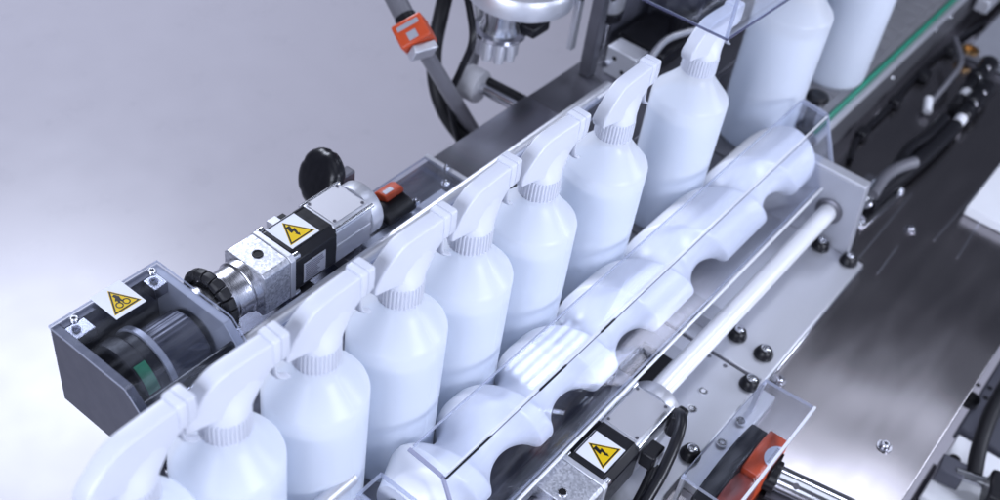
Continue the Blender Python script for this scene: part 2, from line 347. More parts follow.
# ================================================================ SPRAY BOTTLES
def rr(cx, hw, zb, zt, wb, wt, zm=None, k=5):
    """rounded section in the YZ plane at x = cx; zm: height of the crease between flat side and flare"""
    out = []; r = min(2.4, (zt-zb)*0.28)
    if zm is None: zm = (zb+zt)/2
    for n_, (yc, zc, a0, ww) in enumerate(((1, 1, 0, wt), (-1, 1, 90, wt), (-1, -1, 180, wb), (1, -1, 270, wb))):
        for i in range(k):
            a = math.radians(a0+90*i/(k-1)); yy = yc*(ww-r)+r*math.cos(a); zz = (zt-r if zc > 0 else zb+r)+r*math.sin(a); out.append((cx, yy, zz))
        if n_ == 1: out.append((cx, -wt-0.5, zm))
        if n_ == 3: out.append((cx, wt+0.5, zm))
    return out
def make_bottle():
    t = thing('spray_bottle', '', 'spray bottle', (0, 0, 0), 'white trigger spray bottles in a row on the conveyor')
    prof = [(0.5, 38), (0.2, 42), (2, 45.2), (6, 46.6), (12, 47), (60, 47), (120, 47), (180, 47), (186.5, 46.8), (189.5, 45.8), (192, 43.6),
            (198, 38.2), (206, 31.2), (213, 25.4), (219, 21.2), (223, 20), (225, 19.6)]
    MB().lathe((0, 0, 0), (0, 0, 1), prof, 72).build('bottle_body', HDPE, t)
    for sg in (-1, 1):
        pm = MB(); pp_ = [(z, r) for z, r in prof if z > 5]
        pm.loft([[(dx_, sg*(r+dr), z) for dx_, dr in ((-0.35, -0.3), (-0.35, 0.12), (0.35, 0.12), (0.35, -0.3))] for z, r in pp_])
        pm.build('parting_line', HDPE, t.children[0])
    MB().lathe((0, 0, 0), (0, 0, 1), [(2, 40), (4, 44), (8, 45.2), (172, 45.4), (172.6, 45)], 64).build('liquid', LIQ, t)
    rib = lambda i, tt: 1.0 if (i % 4 in (0, 1)) else (0.93 if 1 < tt < 23 else 1.0)
    MB().lathe((0, 0, 224.5), (0, 0, 1), [(0, 20), (0.8, 21.4), (1.2, 21.4), (21, 21), (22.6, 20.2), (24, 17)], 144, rib).build('cap', PP, t)
    h = MB()
    secs = [(-41.5, 258, 263.5, 6.4, 6.6, 261), (-40, 255, 268.5, 7.4, 7.6, 262), (-33, 255, 276.5, 8.5, 7.8, 266), (-22, 255, 286.5, 11, 7.9, 270), (-11, 254, 293.2, 13, 8, 272.5), (-5, 254, 294.6, 13.6, 8, 273.5),
            (0, 254, 295, 14, 8, 274), (12, 256, 295.2, 13.6, 8, 275), (28, 261, 295, 11, 8, 276), (40, 266, 294.6, 9, 8, 276), (50, 269, 294.2, 8.2, 8, 276)]
    h.loft([rr(c, 0, zb, zt, wb, wt, zm) for c, zb, zt, wb, wt, zm in secs])
    sk = []
    for z, cx, rx, ry in ((247.4, 0, 19.4, 19.4), (248.4, 0, 20.4, 20.4), (253, 2, 23, 18.4), (258, 6, 28, 15.8), (263, 9, 33, 13.2), (268, 12, 37, 10.8), (273, 12, 37.5, 8.8), (277, 12, 37.5, 8.2)):
        sk.append([(cx+rx*math.cos(2*PI*i/48), ry*math.sin(2*PI*i/48), z) for i in range(48)])
    h.loft(sk)
    hd = h.build('sprayer_head', PP, t)
    nz = MB(); nz.loft([rr(c, 0, zb, zt, w_, w_) for c, zb, zt, w_ in ((42, 270, 296, 8.8), (43, 269.2, 296.8, 9.6), (48.3, 268.8, 297, 9.8), (48.7, 269.6, 296.2, 9.2), (49.5, 269.6, 296.2, 9.2), (49.9, 268.8, 297, 9.8), (57.5, 270, 296.6, 9.6), (58.5, 271, 295.6, 8.8))])
    nz.lathe((58.5, 0, 283), (1, 0, 0), [(0, 4.5), (2, 4.2)], 20)
    nz.build('nozzle', PP, hd)
    tr = MB(); sec = []
    for cx, cz, w_, th in ((46, 271, 6.5, 4), (46.5, 261, 6.5, 4), (48.2, 252, 6.2, 3.6), (51.5, 244.5, 5.6, 3.2), (57.5, 238, 5, 2.8), (64.5, 233.5, 3.6, 1.6)):
        sec.append([(cx+th*.5*math.cos(a), w_*math.sin(a), cz+th*.5*math.cos(a)) for a in [2*PI*i/20 for i in range(20)]])
    tr.loft(sec); tr.build('trigger', PP, hd)
    return t
bt = make_bottle()
BX = [-1086, -996, -896.5, -792, -693, -584, -446.5, -264]
b9 = at(752, 133, z=0); b10 = at(830, 72, z=0)
spots = [(x, 0) for x in BX]+[(b9.x, b9.y), (b10.x, b10.y)]
LB = ['spray bottle cut off by the bottom edge, its nozzle just below the black pulley box',
      'spray bottle whose head lies along the near corner of the black pulley box',
      'third spray bottle from the lower left end, beside the round gearbox flange',
      'fourth spray bottle from the lower left end, abreast of the black motor section',
      'fifth spray bottle from the lower left end, abreast of the bright motor end cap',
      'sixth spray bottle from the lower left end, just past the small orange sensor',
      'spray bottle seventh in the row, its nozzle near the small grey block with two holes',
      'spray bottle whose head is seen through the corner of the hanging clear guard',
      'bottle past the far end of the timing screw, visible down to its base',
      'farthest bottle, beside the green conveyor edge, its top out of the picture']
for i, (x, y) in enumerate(spots):
    o = bt if i == 0 else copy_tree(bt)
    o.location = (x*MM, y*MM, 0); o['label'] = LB[i]
    if i > 7: o.scale = (1.13, 1.13, 1.11)
    o.rotation_euler.z = math.radians([1.5, -2, 1, -1, 2.4, -1.6, 1.2, -2, 35, -50][i])

# ================================================================ TIMING SCREW
YS, ZS, RC, RB, ROOT = -79, 40, 48.5, 47.5, 26
SN = [-1270, -1180]+BX+[-84, 100]
def S(u):
    u += 2; i = int(math.floor(u)); i = max(1, min(len(SN)-3, i)); t = u-i
    p0, p1, p2, p3 = SN[i-1:i+3]
    return 0.5*((2*p1)+(p2-p0)*t+(2*p0-5*p1+4*p2-p3)*t*t+(3*p1-p0-3*p2+p3)*t**3)
def smin(a, b, k=5.0):
    h = max(k-abs(a-b), 0)/k; return min(a, b)-h*h*k*0.25
XA, XB = -862, -74
NT = 128; NX = 420
vs = []; fs = []
for j in range(NX+1):
    x = XA+(XB-XA)*j/NX
    for i in range(NT):
        th = 2*PI*i/NT; r = RC
        for k in range(-1, 9):
            c = S(k+th/(2*PI)); d = abs(x-c)
            if d < RB: r = smin(r, (RB+ROOT)-math.sqrt(RB*RB-d*d))
        e = min(x-XA, XB-x)
        if e < 9: r = min(r, RC-9+math.sqrt(max(0, 81-(9-e)**2)))
        if x-XA < 38: r = min(r, 30+(x-XA)*0.45)
        vs.append((x, YS+r*math.cos(th), ZS+r*math.sin(th)))
for j in range(NX):
    for i in range(NT): fs.append((j*NT+i, j*NT+(i+1) % NT, (j+1)*NT+(i+1) % NT, (j+1)*NT+i))
fs.append(tuple(range(NT-1, -1, -1))); fs.append(tuple(NX*NT+i for i in range(NT)))
ts = thing('timing_screw', 'long white plastic feed screw with rounded pockets lying beside the bottles', 'timing screw', (-470, YS, ZS-46))
MB().add(vs, fs).build('screw_body', POM, ts)
sh = MB(); sh.cyl((XB, YS, ZS), (-62, YS, ZS), 9); sh.cyl((-905, YS, ZS), (XA, YS, ZS), 9); sh.build('screw_shaft', CHROME, ts)
MB().lathe((XA-0.2, YS, ZS), (-1, 0, 0), [(0, 16), (3, 16), (3, 11)], 32).build('end_ring', DARKSTEEL, ts)

# ================================================================ GUARD OVER THE SCREW
gd = thing('screw_guard', 'bent clear plastic guard over the white timing screw', 'guard', (-440, -105, 0))
G = [(-68, 108.2), (-105.5, 104.8), (-108.4, 103.7), (-110.3, 102.2), (-111.8, 100), (-113, 97.4), (-144, 24)]       # (y, z) of the outer skin
g = MB()
def skin(mb, prof, xa, xb, th):
    n = len(prof); nr = []
    for i in range(n):
        a = Vector(prof[max(0, i-1)]); b = Vector(prof[min(n-1, i+1)]); d = (b-a).normalized(); nr.append(Vector((-d.y, d.x)))
    inn = [(p[0]+q.x*th, p[1]+q.y*th) for p, q in zip(prof, nr)]
    base = len(mb.v)
    for x in (xa, xb):
        mb.v += [(x, y, z) for y, z in prof]+[(x, y, z) for y, z in inn]
    A = base; B = base+2*n
    for i in range(n-1):
        mb.f += [(A+i, A+i+1, B+i+1, B+i), (A+n+i, B+n+i, B+n+i+1, A+n+i+1)]; mb.mi += [0, 0]
        mb.f += [(A+i, A+n+i, A+n+i+1, A+i+1), (B+i, B+i+1, B+n+i+1, B+n+i)]; mb.mi += [1, 1]
    mb.f += [(A, B, B+n, A+n), (A+n-1, A+2*n-1, B+2*n-1, B+n-1)]; mb.mi += [1, 1]
skin(g, G, -842, -45, 3.5); g.build('guard_sheet', CLEAR, gd, smooth=False)
MB().bar((-836, -146.6, 21), (-45, -146.6, 21), 3, 4).build('lower_rail', RODM, gd, bevel=0.8)
MB().bar((-838, -108.6, 105), (-47, -108.6, 105), 1.8, 1.6).build('fold_edge', WHITE, gd)
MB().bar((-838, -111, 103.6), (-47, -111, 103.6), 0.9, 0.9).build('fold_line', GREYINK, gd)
MB().bar((-838, -67.6, 108.8), (-47, -67.6, 108.8), 1.3, 1.3).build('back_edge', AEDGE, gd)
for xa, xb in ((-843, -777), (-700, -655), (-592, -566)):  # black bars stand in for dark gaps refracted in the bend
    MB().bar((xa, -111.2, 104.6), (xb, -111.2, 104.6), 1.8, 1.8).build('refraction_dash', BLACK, gd)
q = MB(); q.prism([(-43.5, y, z) for y, z in ((-68, 107), (-105, 104), (-143, 24), (-84, 24), (-68, 60))], (3, 0, 0)); q.build('end_panel', ACRYL, gd, smooth=False)
e_ = MB(); 
for (ya, za), (yb, zb) in (((-68, 108.5), (-106, 105.5)), ((-107.5, 105), (-145, 24))): e_.bar((-42, ya, za), (-42, yb, zb), 3.4, 1.6)
e_.build('end_edge', AEDGE, gd)
e_ = MB(); e_.bar((-843.5, -67, 108.6), (-843.5, -107, 105), 3.6, 2.4); e_.bar((-843.5, -108, 105), (-843.5, -145, 24), 3.6, 2.4); e_.build('end_edge', AEDGE3, gd)
# clear block at the start of the screw
cb = thing('bearing_block', 'small clear block with a steel pin at the lower end of the timing screw', 'bearing block', (-885, -90, 0))
q = MB(); sheet(q, [(-905, -60, 96), (-905, -132, 96), (-872, -132, 96), (-872, -60, 96)], 8); q.build('clear_block', CLEAR, cb)
MB().box((-903, -128, -56), (-880, -30, 60)).build('support', ALU, cb, bevel=2)
MB().cyl((-960, -44, 95), (-893, -44, 95), 7).build('pin', ALU, cb)

# ================================================================ WARNING LABELS
def flat(parent, name, m, pts, z, th=0.25):
    return MB().prism([(x, y, z) for x, y in pts], (0, 0, th)).build(name, m, parent, smooth=False)
def warning(parent, cx, cy, z, sx, sy, icon):
    """label in the XY plane: apex of the triangle towards +x/-y as on the machine"""
    lab = flat(parent, 'warning_label', VINYL, [(cx-sx/2, cy-sy/2), (cx+sx/2, cy-sy/2), (cx+sx/2, cy+sy/2), (cx-sx/2, cy+sy/2)], z, 0.4)
    if icon == 'bolt':
        lab['label'] = 'white label with a yellow lightning bolt triangle'
    else: lab['label'] = 'white label with a yellow hand in gears triangle'
    def T(u, v): return (cx+u*sx, cy+v*sy)          # u to the reader's right (+x), v up (+y)
    def tri(k): return [T(-.46*k, -.40*k+.0), T(.46*k, -.40*k), T(0, .40*k)] 
    def tri2(k):                                     # triangle with rounded look, centred on its centroid
        c = (0, -.125); R = .50*k
        return [T(c[0]+R*math.sin(a), c[1]+R*math.cos(a)) for a in (0, 2*PI/3, 4*PI/3)]
    flat(lab, 'triangle_edge', YELLOW, tri2(1.04), z+0.4, 0.15)
    flat(lab, 'triangle_border', INK, tri2(0.97), z+0.55, 0.15)
    flat(lab, 'triangle_field', YELLOW, tri2(0.80), z+0.70, 0.15)
    if icon == 'bolt':
        P = [(-.07, .20), (.055, .20), (.01, .03), (.10, .045), (.035, -.17), (.075, -.155), (.005, -.27), (-.055, -.12), (-.02, -.14), (-.005, -.035), (-.11, -.055)]
        flat(lab, 'lightning_bolt', INK, [T(u*1.0, v-.02) for u, v in P], z+0.85, 0.15)
    else:
        m = MB()
        for (gx, gy) in ((-.115, -.19), (.115, -.19)):
            pts = [(gx+(.105)*math.cos(2*PI*i/24), gy+.105*math.sin(2*PI*i/24)) for i in range(24)]
            inn = [(gx+(.072)*math.cos(2*PI*i/24), gy+.072*math.sin(2*PI*i/24)) for i in range(24)]
            vs = [(*T(*p), z+0.85) for p in pts+inn]+[(*T(*p), z+1.0) for p in pts+inn]
            f = []
            for i in range(24):
                j = (i+1) % 24
                f += [(i, j, 24+j, 24+i), (48+i, 72+i, 72+j, 48+j), (i, 48+i, 48+j, j), (24+i, 24+j, 72+j, 72+i)]
            m.add(vs, f)
        H = [(-.05, .16), (.03, .18), (.09, .06), (.06, -.04), (.07, -.14), (.03, -.16), (.0, -.06), (-.03, -.15), (-.07, -.12), (-.06, -.02), (-.10, -.05), (-.10, .0), (-.03, .07)]
        m.prism([(*T(u, v), z+0.87) for u, v in H], (0, 0, 0.15)); m.build('hand_in_gears', INK, lab, smooth=False)
    return lab

# ================================================================ SERVO MOTORS
def octo(x, hw, ch, cy, cz):
    k = hw-ch; return [(x, cy+a, cz+b) for a, b in ((hw, k), (k, hw), (-k, hw), (-hw, k), (-hw, -k), (-k, -hw), (k, -hw), (hw, -k))]
def motor(label, x0, cy, cz, glen, blen, slen, hole, lab, ring):
    t = thing('servo_motor', label, 'motor', (x0, cy, cz-30), 'drive motors with electric warning labels')
    H = 30
    z = MB(); z.prism(octo(x0-glen, H-1, 4, cy, cz), (glen-7, 0, 0)); zb = z.build('gearbox', ZINC, t, bevel=1)
    MB().lathe((x0-hole, cy, cz+H-1.4), (0, 0, 1), [(0, 4.6), (1.0, 4.6)], 28).build('plug_hole', INK, zb)
    MB().lathe((x0-hole, cy, cz+H-1.2), (0, 0, 1), [(0, 6), (1.5, 5.4), (1.5, 4.2), (0.4, 4.2)], 28, caps=False).build('plug_rim', CHROME if lab > 8 else BLACK, zb)
    MB().prism(octo(x0-6.8, H, 5, cy, cz), (6.6, 0, 0)).build('adapter_plate', ALU, t, bevel=0.8)
    for a in (-1, 1):
        for b in (-1, 1):
            MB().lathe((x0-0.5, cy+a*25.5, cz+b*25.5), (1, 0, 0), [(0, 4), (7, 4), (8, 3)], 20).build('corner_bolt', CHROME, t)
    f = MB(); f.lathe((x0-glen, cy, cz), (-1, 0, 0), [(0, 28.5), (9, 28.5), (10, 27), (12, 26.3), (28, 26.3), (29, 25)], 64); f.build('round_flange', TURNED, t)
    MB().prism(octo(x0+0.3, H-1.2, 9, cy, cz), (blen-0.3, 0, 0)).build('motor_body', BLACK, t, bevel=1.5)
    for a in (-1, 1): MB().box((x0+8, cy+a*19.5-0.7, cz+H-1.4), (x0+blen-1, cy+a*19.5+0.7, cz+H-0.4)).build('body_rib', BLACK, t)
    wl = warning(t, x0+lab+20, cy+1, cz+H-1.1, 38.5, 39.5, 'bolt')
    s = MB(); x1 = x0+blen+0.3
    s.prism(octo(x1, H-2.5, 6, cy, cz), (slen, 0, 0)); sb = s.build('rear_housing', ALU, t, bevel=1.2)
    MB().box((x1+3, cy-21, cz+H-2.4), (x1+slen-3, cy+21, cz+H-1.2)).build('housing_lid', ALUM, sb, bevel=0.5)
    for a in (-1, 1):
        MB().cyl((x1-1, cy+a*25, cz+24), (x1+slen+3, cy+a*25, cz+24), 2.6, 16).build('tie_bolt', CHROME, t)
        MB().box((x1+1, cy+a*27.6-1.2, cz-4), (x1+slen-1, cy+a*27.6+1.2, cz+4)).build('side_groove', ALU, t, bevel=0.8)
    for a in (-1, 1):
        for b in (x1+6, x1+slen-6): MB().lathe((b, cy+a*18.5, cz+H-1.3), (0, 0, 1), [(0, 2), (1, 1.8), (1, .9), (.4, .9)], 14).build('lid_screw', DARKSTEEL, t)
    MB().lathe((x1+slen, cy, cz), (1, 0, 0), [(0, 31), (15, 31), (17.5, 29.5), (18, 26)], 72).build('end_cap', ALU, t)
    return t, x1
mL, xl = motor('servo motor with speckled gearbox on the far left rail, beside the black handwheel', -769, 183, 121, 42, 60, 54, 24, 5, True)
# nameplate on the side facing the bottles
np_ = MB().box((-758, 152.7, 106), (-727, 153.6, 133)).build('nameplate', SILVERLAB, mL)
m_ = MB()
for k in range(9): m_.box((-756, 152.3, 108+k*2.7), (-756+random.uniform(16, 27), 152.75, 109.3+k*2.7))
m_.build('nameplate_lettering', GREYINK, np_, smooth=False)
MB().box((-806, 153.2, 100), (-800, 153.8, 108)).build('scale_mark', SILVERLAB, mL)
# gripping ring coupling
rg = MB()
for k in range(18):
    a0 = 2*PI*k/18+0.02; a1 = 2*PI*(k+1)/18-0.02
    rg.loft([[(x, 183+r*math.cos(a), 127+r*math.sin(a)) for x, r in ((-861, 27), (-861, 33), (-858, 36), (-851, 36), (-848, 33), (-848, 27))] for a in (a0, (a0+a1)/2, a1)])
ringo = rg.build('segmented_ring', RUBBER, mL, bevel=0.8)
MB().cyl((-871, 183, 124), (-838, 183, 124), 25, 40).build('coupling_hub', TURNED, mL)
MB().cyl((-850, 161, 102), (-842, 158, 100), 4, 18).build('clamp_screw', CHROME, mL)
for k in range(2): MB().box((-760+k*70, 150, 70.5), (-740+k*70, 206, 90.5)).build('motor_foot', DARKSTEEL, mL, bevel=1)
cbx = MB().box((-748, 207, 132), (-735, 219, 143)); cbx.build('connector', ALU, mL, bevel=1)
MB().box((-735.5, 210, 132), (-725, 218, 141)).build('connector_plug', BLACK, mL, bevel=1)

mR, xr = motor('servo motor with a thick black cable, at the end of the polished rod', -676, -170, -20, 52, 64, 70, 41, 8.5, False)
for k in range(2): MB().box((-665+k*90, -192, -59.6), (-640+k*90, -146, -49)).build('motor_foot', DARKSTEEL, mR, bevel=1)
cn = MB().box((-612, -216, -20), (-588, -199.5, 2)).build('cable_connector', BLACK, mR, bevel=2)
MB().prism([(-606, -216.3, -16), (-606, -218, -14), (-606, -218, -2), (-606, -216.3, 0)], (13, 0, 0)).build('connector_tab', ALU, cn)
MB().tube([(-545, -203, 8), (-556, -212, 16), (-580, -222, 12), (-612, -229, -6), (-645, -232, -24), (-690, -236, -45), (-760, -240, -60)], 6.5, 16).build('cable', BLACK, mR)
MB().box((-556, -212, -22), (-534, -199, 12)).build('cable_gland', BLACK, mR, bevel=3)
MB().tube([(-600, -214, -18), (-625, -220, -30), (-660, -224, -44), (-720, -226, -55)], 5, 14).build('cable', BLACK, mR)

# ================================================================ PULLEY BOX (left)
bx = thing('pulley_box', 'open sided dark pulley box with clear cover and a hand in gears warning label', 'pulley box', (-930, 175, 50))
PO = [(241, 150), (136, 150), (112, 126), (108, 112), (108, 50), (241, 50)]
a = MB().prism([(-992, y, z) for y, z in PO], (9, 0, 0)).build('near_plate', DKPAINT, bx, bevel=0.8); a['label'] = 'charcoal side plate facing the viewer'
a = MB().prism([(-880, y, z) for y, z in PO], (9, 0, 0)).build('far_plate', GREYPAINT, bx, bevel=0.8); a['label'] = 'grey side plate next to the motor'
MB().box((-982.8, 232, 50), (-880.2, 240.6, 149.8)).build('back_plate', DKPAINT, bx)
MB().box((-982.8, 110, 50), (-880.2, 231.8, 55)).build('floor_plate', DKPAINT, bx)
cvr = MB(); skin(cvr, [(241, 154), (136.5, 154), (133, 152.6), (109, 128.5), (107, 124)], -993, -870, 3.2); cvr.build('clear_cover', CLEAR, bx, smooth=False)
for px, py in ((73, 325), (151, 277)):
    p = at(px, py, z=150); x = p.x
    MB().box((x-9, 214, 136), (x+13, 231.6, 149.6)).build('cover_bracket', STEEL, bx, bevel=0.6)
    screw(bx, (x+2, p.y, 154), (0, 0, 1), 4.2, 4)
warning(bx, -929.5, 224, 154.1, 34, 39, 'hand')
pu = MB(); pu.lathe((-972, 178, 104), (1, 0, 0), [(0, 14), (1, 40), (3, 42.5), (18, 42.5), (20, 40.5), (30, 40.5), (30, 34)], 72)
pu.build('drive_pulley', RUBBER, bx)
MB().lathe((-941.5, 178, 104), (1, 0, 0), [(0, 34), (0.5, 43), (6, 43), (7.5, 41), (7.5, 33)], 72).build('pulley_flange', GREYPAINT, bx)
tm = lambda i, tt: 1.0 if i % 4 < 2 else 0.985
MB().lathe((-933.5, 178, 104), (1, 0, 0), [(0, 33), (44, 33), (46, 31)], 144, tm).build('toothed_roller', DKPAINT, bx)
gs = MB(); 
arc = [math.radians(v) for v in (118, 126, 134, 142, 150, 158)]
gs.loft([[(x, 178-r*math.sin(PI-a)*1.0 if False else 178+r*math.cos(a), 104+r*math.sin(a)) for x, r in ((-967, 43.1), (-967, 43.4), (-954.5, 43.4), (-954.5, 43.1))] for a in arc])
gso = gs.build('green_sticker', GREENLAB, bx)
for y, z in ((124, 131), (116, 122)):
    MB().cyl((-982.8, y, z), (-880.2, y, z), 3.6, 20).build('cross_rod', BLACK if y > 120 else CHROME, bx)
MB().lathe((-871.2, 150, 128), (1, 0, 0), [(-9.5, 3), (-9.8, 3)], 12)

# ================================================================ LEFT RAIL PLATE, BAR, COVER, SENSOR, HANDWHEEL
rp = thing('rail_plate', 'long flat dark steel plate of the left rail, in front of the pale floor', 'rail plate', (-300, 150, 50))
MB().box((-885, 72, 46), (-260, 231, 60)).build('plate_sheet', STEEL, rp, bevel=1.2)
MB().box((-259.7, 72, 46), (900, 229, 60)).build('plate_extension', DARKSTEEL, rp, bevel=1.2)
MB().box((-885, 225, 6), (900, 229, 45.7)).build('plate_apron', DARKSTEEL, rp)
MB().box((-985, 66, -60), (900, 71.6, 58)).build('inner_apron', DARKSTEEL, rp)
bar = MB().lathe((-862, 131, 108), (1, 0, 0), [(0, 8), (1.5, 9), (640, 9)], 40)
tag(bar.build('guide_bar', ALU, origin=(-540, 131, 99)), 'long thin polished bar running along the left side of the bottles', 'guide bar')
st = MB(); sheet(st, [(-862, 101, 118), (-255, 101, 118), (-255, 118, 118), (-862, 118, 118)], 4)
tag(st.build('clear_strip', CLEAR, origin=(-560, 110, 114)), 'narrow clear plastic strip between the guide bar and the bottle heads', 'strip')

lc = thing('clear_cover_sheet', 'clear cover sheet with pale edges lying on the left rail plate beyond the motor', 'cover sheet', (-650, 200, 61), 'flat clear cover sheets')
q = MB(); sheet(q, [(-858, 146, 70), (-472, 146, 70), (-472, 231, 70), (-858, 231, 70)], 4); q.build('cover_panel', CLEAR, lc)
MB().box((-474, 146, 70.3), (-467.5, 231, 72)).build('end_strip', ALU, lc)
for px, py in ((447, 169), (446, 184), (416, 203), (395, 219)):
    screw(lc, at(px, py, z=70.2), (0, 0, 1), 4.5, 5)
MB().box((-640, 149, 60.4), (-500, 180, 65.5)).build('spacer_bar', ALU, lc, bevel=0.6)

se = thing('sensor_housing', 'small orange and black sensor housing behind the left motor end cap', 'sensor', (-570, 200, 71), 'orange and black sensor housings')
MB().prism([(-602, 172, 71), (-602, 210, 71), (-602, 210, 80), (-602, 196, 85), (-602, 180, 82), (-602, 172, 77)], (48, 0, 0)).build('black_half', BLACK, se, bevel=3)
MB().prism([(-584, 193, 85.5), (-584, 214, 75), (-584, 216, 86), (-584, 209, 91), (-584, 196, 91)], (30, 0, 0)).build('orange_half', ORANGE, se, bevel=2)
MB().box((-580, 200, 90.8), (-566, 206, 91.5)).build('rating_sticker', VINYL, se)

hw = thing('handwheel', 'black round handwheel standing upright behind the left motor', 'handwheel', (-640, 248, 95))
ax = Vector((-0.84, 0.20, 0.42)).normalized(); c = at(322, 178, y=252)
hm = MB(); hm.lathe(c-ax*10, ax, [(0, 10), (0, 24), (2, 30.5), (6, 34), (12, 34.6), (17, 33), (20, 29.5), (21.5, 26), (22, 20), (22.5, 12), (23, 2)], 64, lambda i, t: 1-0.05*max(0, math.cos(2*PI*i/64*5))**6 if t > 1 else 1)
hm.build('wheel', BLACK, hw)
MB().cyl(c-ax*10, c-ax*34, 6.5, 24).build('spindle', CHROME, hw)
MB().box((c.x+8, 232, 55), (c.x+34, 246, c.z+4)).build('spindle_mount', DARKSTEEL, hw, bevel=2)

# ================================================================ RIGHT COVER AND SENSOR
rc = thing('clear_cover_sheet', 'clear cover sheet with a thick pale edge over the large orange sensor', 'cover sheet', (-490, -270, -60), 'flat clear cover sheets')
q = MB(); sheet(q, [(-600, -246, -8), (-414, -248, -8), (-411, -309, -8), (-600, -309, -8)], 5); q.build('cover_panel', CLEAR, rc)
MB().box((-600, -312.5, -13.5), (-411, -309.3, -7.5)).build('edge_strip', AEDGE4, rc)
MB().box((-419, -250, -76), (-412, -244, -13.3)).build('spacer', ALU, rc); MB().box((-600, -250, -76), (-592, -246, -13.3)).build('spacer', ALU, rc)
s2 = thing('sensor_housing', 'large orange and black sensor housing under the clear cover at the lower right', 'sensor', (-515, -285, -77), 'orange and black sensor housings')
def arcprism(y0, y1, xa, xb, zt, zb, drop):
    n = 14; P = []
    for i in range(n+1):
        u = i/n; P.append((xa+(xb-xa)*u, zt-drop*(2*u-1)**2))
    P += [(xb, zb), (xa, zb)]
    return MB().prism([(x, y0, z) for x, z in P], (0, y1-y0, 0))
arcprism(-264, -285.5, -600, -462, -18, -76.5, 13).build('black_half', BLACK, s2, bevel=2.5)
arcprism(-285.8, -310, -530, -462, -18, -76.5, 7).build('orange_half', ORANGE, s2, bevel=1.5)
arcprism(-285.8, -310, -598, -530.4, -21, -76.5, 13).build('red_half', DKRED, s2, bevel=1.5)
st_ = MB(); 
pts = [(-499+17*math.cos(a), -310.2+13*math.sin(a)) for a in [PI*i/16 for i in range(17)]]
st_.prism([(x, y, -17.6) for x, y in pts], (0, 0, 0.5)); sk_ = st_.build('round_sticker', VINYL, s2)
m_ = MB()
for k in range(9): m_.box((-512+k*3, -309.2, -17.05), (-510.8+k*3, -304.6, -16.8))
m_.build('sticker_lettering', GREYINK, sk_, smooth=False)
MB().box((-506, -313, -60), (-474, -310.2, -34)).build('window', INK, s2)
ap = thing('drive_shaft', 'steel shaft with a black collar lying on the deck below the orange sensor', 'shaft', (-470, -370, -77))
A = at(765, 472, z=-58); B = at(850, 512, z=-58)
d = (B-A).normalized()
MB().cyl(A, B, 15, 40).build('shaft', CHROME, ap); MB().cyl(A-d*4, A+d*16, 19, 40).build('black_collar', BLACK, ap, bevel=1.5)
MB().cyl(A+d*38+Vector((-9, 0, 10)), A+d*38+Vector((-11, 0, 13)), 3.6, 18).build('set_screw', DARKSTEEL, ap)
MB().bar(A+d*10+Vector((0, 0, -17)), B+Vector((0, 0, -17)), 34, 3).build('shaft_rail', DARKSTEEL, ap)

# ================================================================ BLACK PLUNGER, TOP GUARD, BLOCK
kn = at(818, 96, z=60)
pk_ = thing('plunger_knob', 'black mushroom shaped plunger knob beside the base of the tall bottle', 'knob', (kn.x, kn.y, -3))
MB().lathe((kn.x, kn.y, 40), (0, 0, 1), [(0, 7), (8, 7), (11, 12), (14, 16), (19, 17), (22, 15.5), (23.5, 12), (22, 5)], 36).build('knob_head', BLACK, pk_)
MB().lathe((kn.x-3, kn.y, -2), (0, 0, 1), [(0, 13), (10, 13), (13, 9), (42, 8)], 32).build('knob_stem', RUBBER, pk_)
MB().box((kn.x-55, kn.y-14, -6), (kn.x+6, kn.y+14, -2.2)).build('knob_plate', ALU, pk_, bevel=1)

tg = thing('hanging_guard', 'clear guard corner hanging over the head of a bottle at the top', 'guard', (-260, 20, 280))
c = at(727, 40, z=300); Lp = at(650, 3, z=300); Rp = at(788, 0, z=300)
Lp = c+(Lp-c)*1.8; Rp = c+(Rp-c)*2.2
up = Vector((0, 0, 260))
q = MB(); sheet(q, [c, Lp, Lp+up, c+up], 4); q.build('side_panel', CLEAR, tg)
q = MB(); sheet(q, [c+Vector((1, 0, 0)), Rp, Rp+up, c+up+Vector((1, 0, 0))], 4); q.build('front_panel', CLEAR, tg)
e = MB(); e.bar(c, c+up, 5, 5); e.bar(c, Lp, 2, 2); e.bar(c, Rp, 2, 2); e.build('glued_edge', AEDGE2, tg)
MB().bar(c+Vector((9, 1, 8)), c+up+Vector((9, 1, 0)), 8, 3).build('corner_strip', ALU, tg)

b_ = at(625, 62, z=80)
gb = thing('drilled_block', 'small grey block with two holes at the far end of the guide bar', 'block', (b_.x, b_.y, 60))
MB().box((b_.x-18, b_.y-26, 60.3), (b_.x+14, b_.y+22, 104)).build('block_body', ALU, gb, bevel=1.2)
for yy, zz in ((8, 90), (-8, 74)): MB().lathe((b_.x-18.1, b_.y+yy, zz), (-1, 0, 0), [(0, 3.4), (0.4, 3.4)], 20).build('bolt_hole', INK, gb)
MB().cyl((b_.x-25, b_.y+18, 78), (b_.x-18, b_.y+18, 78), 5, 18).build('stop_screw', CHROME, gb)
gr = MB(); gr.tube([(b_.x-8, b_.y-40, 108), (b_.x+50, b_.y-32, 112), (b_.x+110, b_.y-50, 112), (b_.x+160, b_.y-70, 108), (b_.x+190, b_.y-60, 90)], 5, 14)
tag(gr.build('guide_rail', ALU, origin=(b_.x+60, b_.y-40, 100)), 'curved thin guide rail between the grey drilled block and the bottles', 'guide rail')

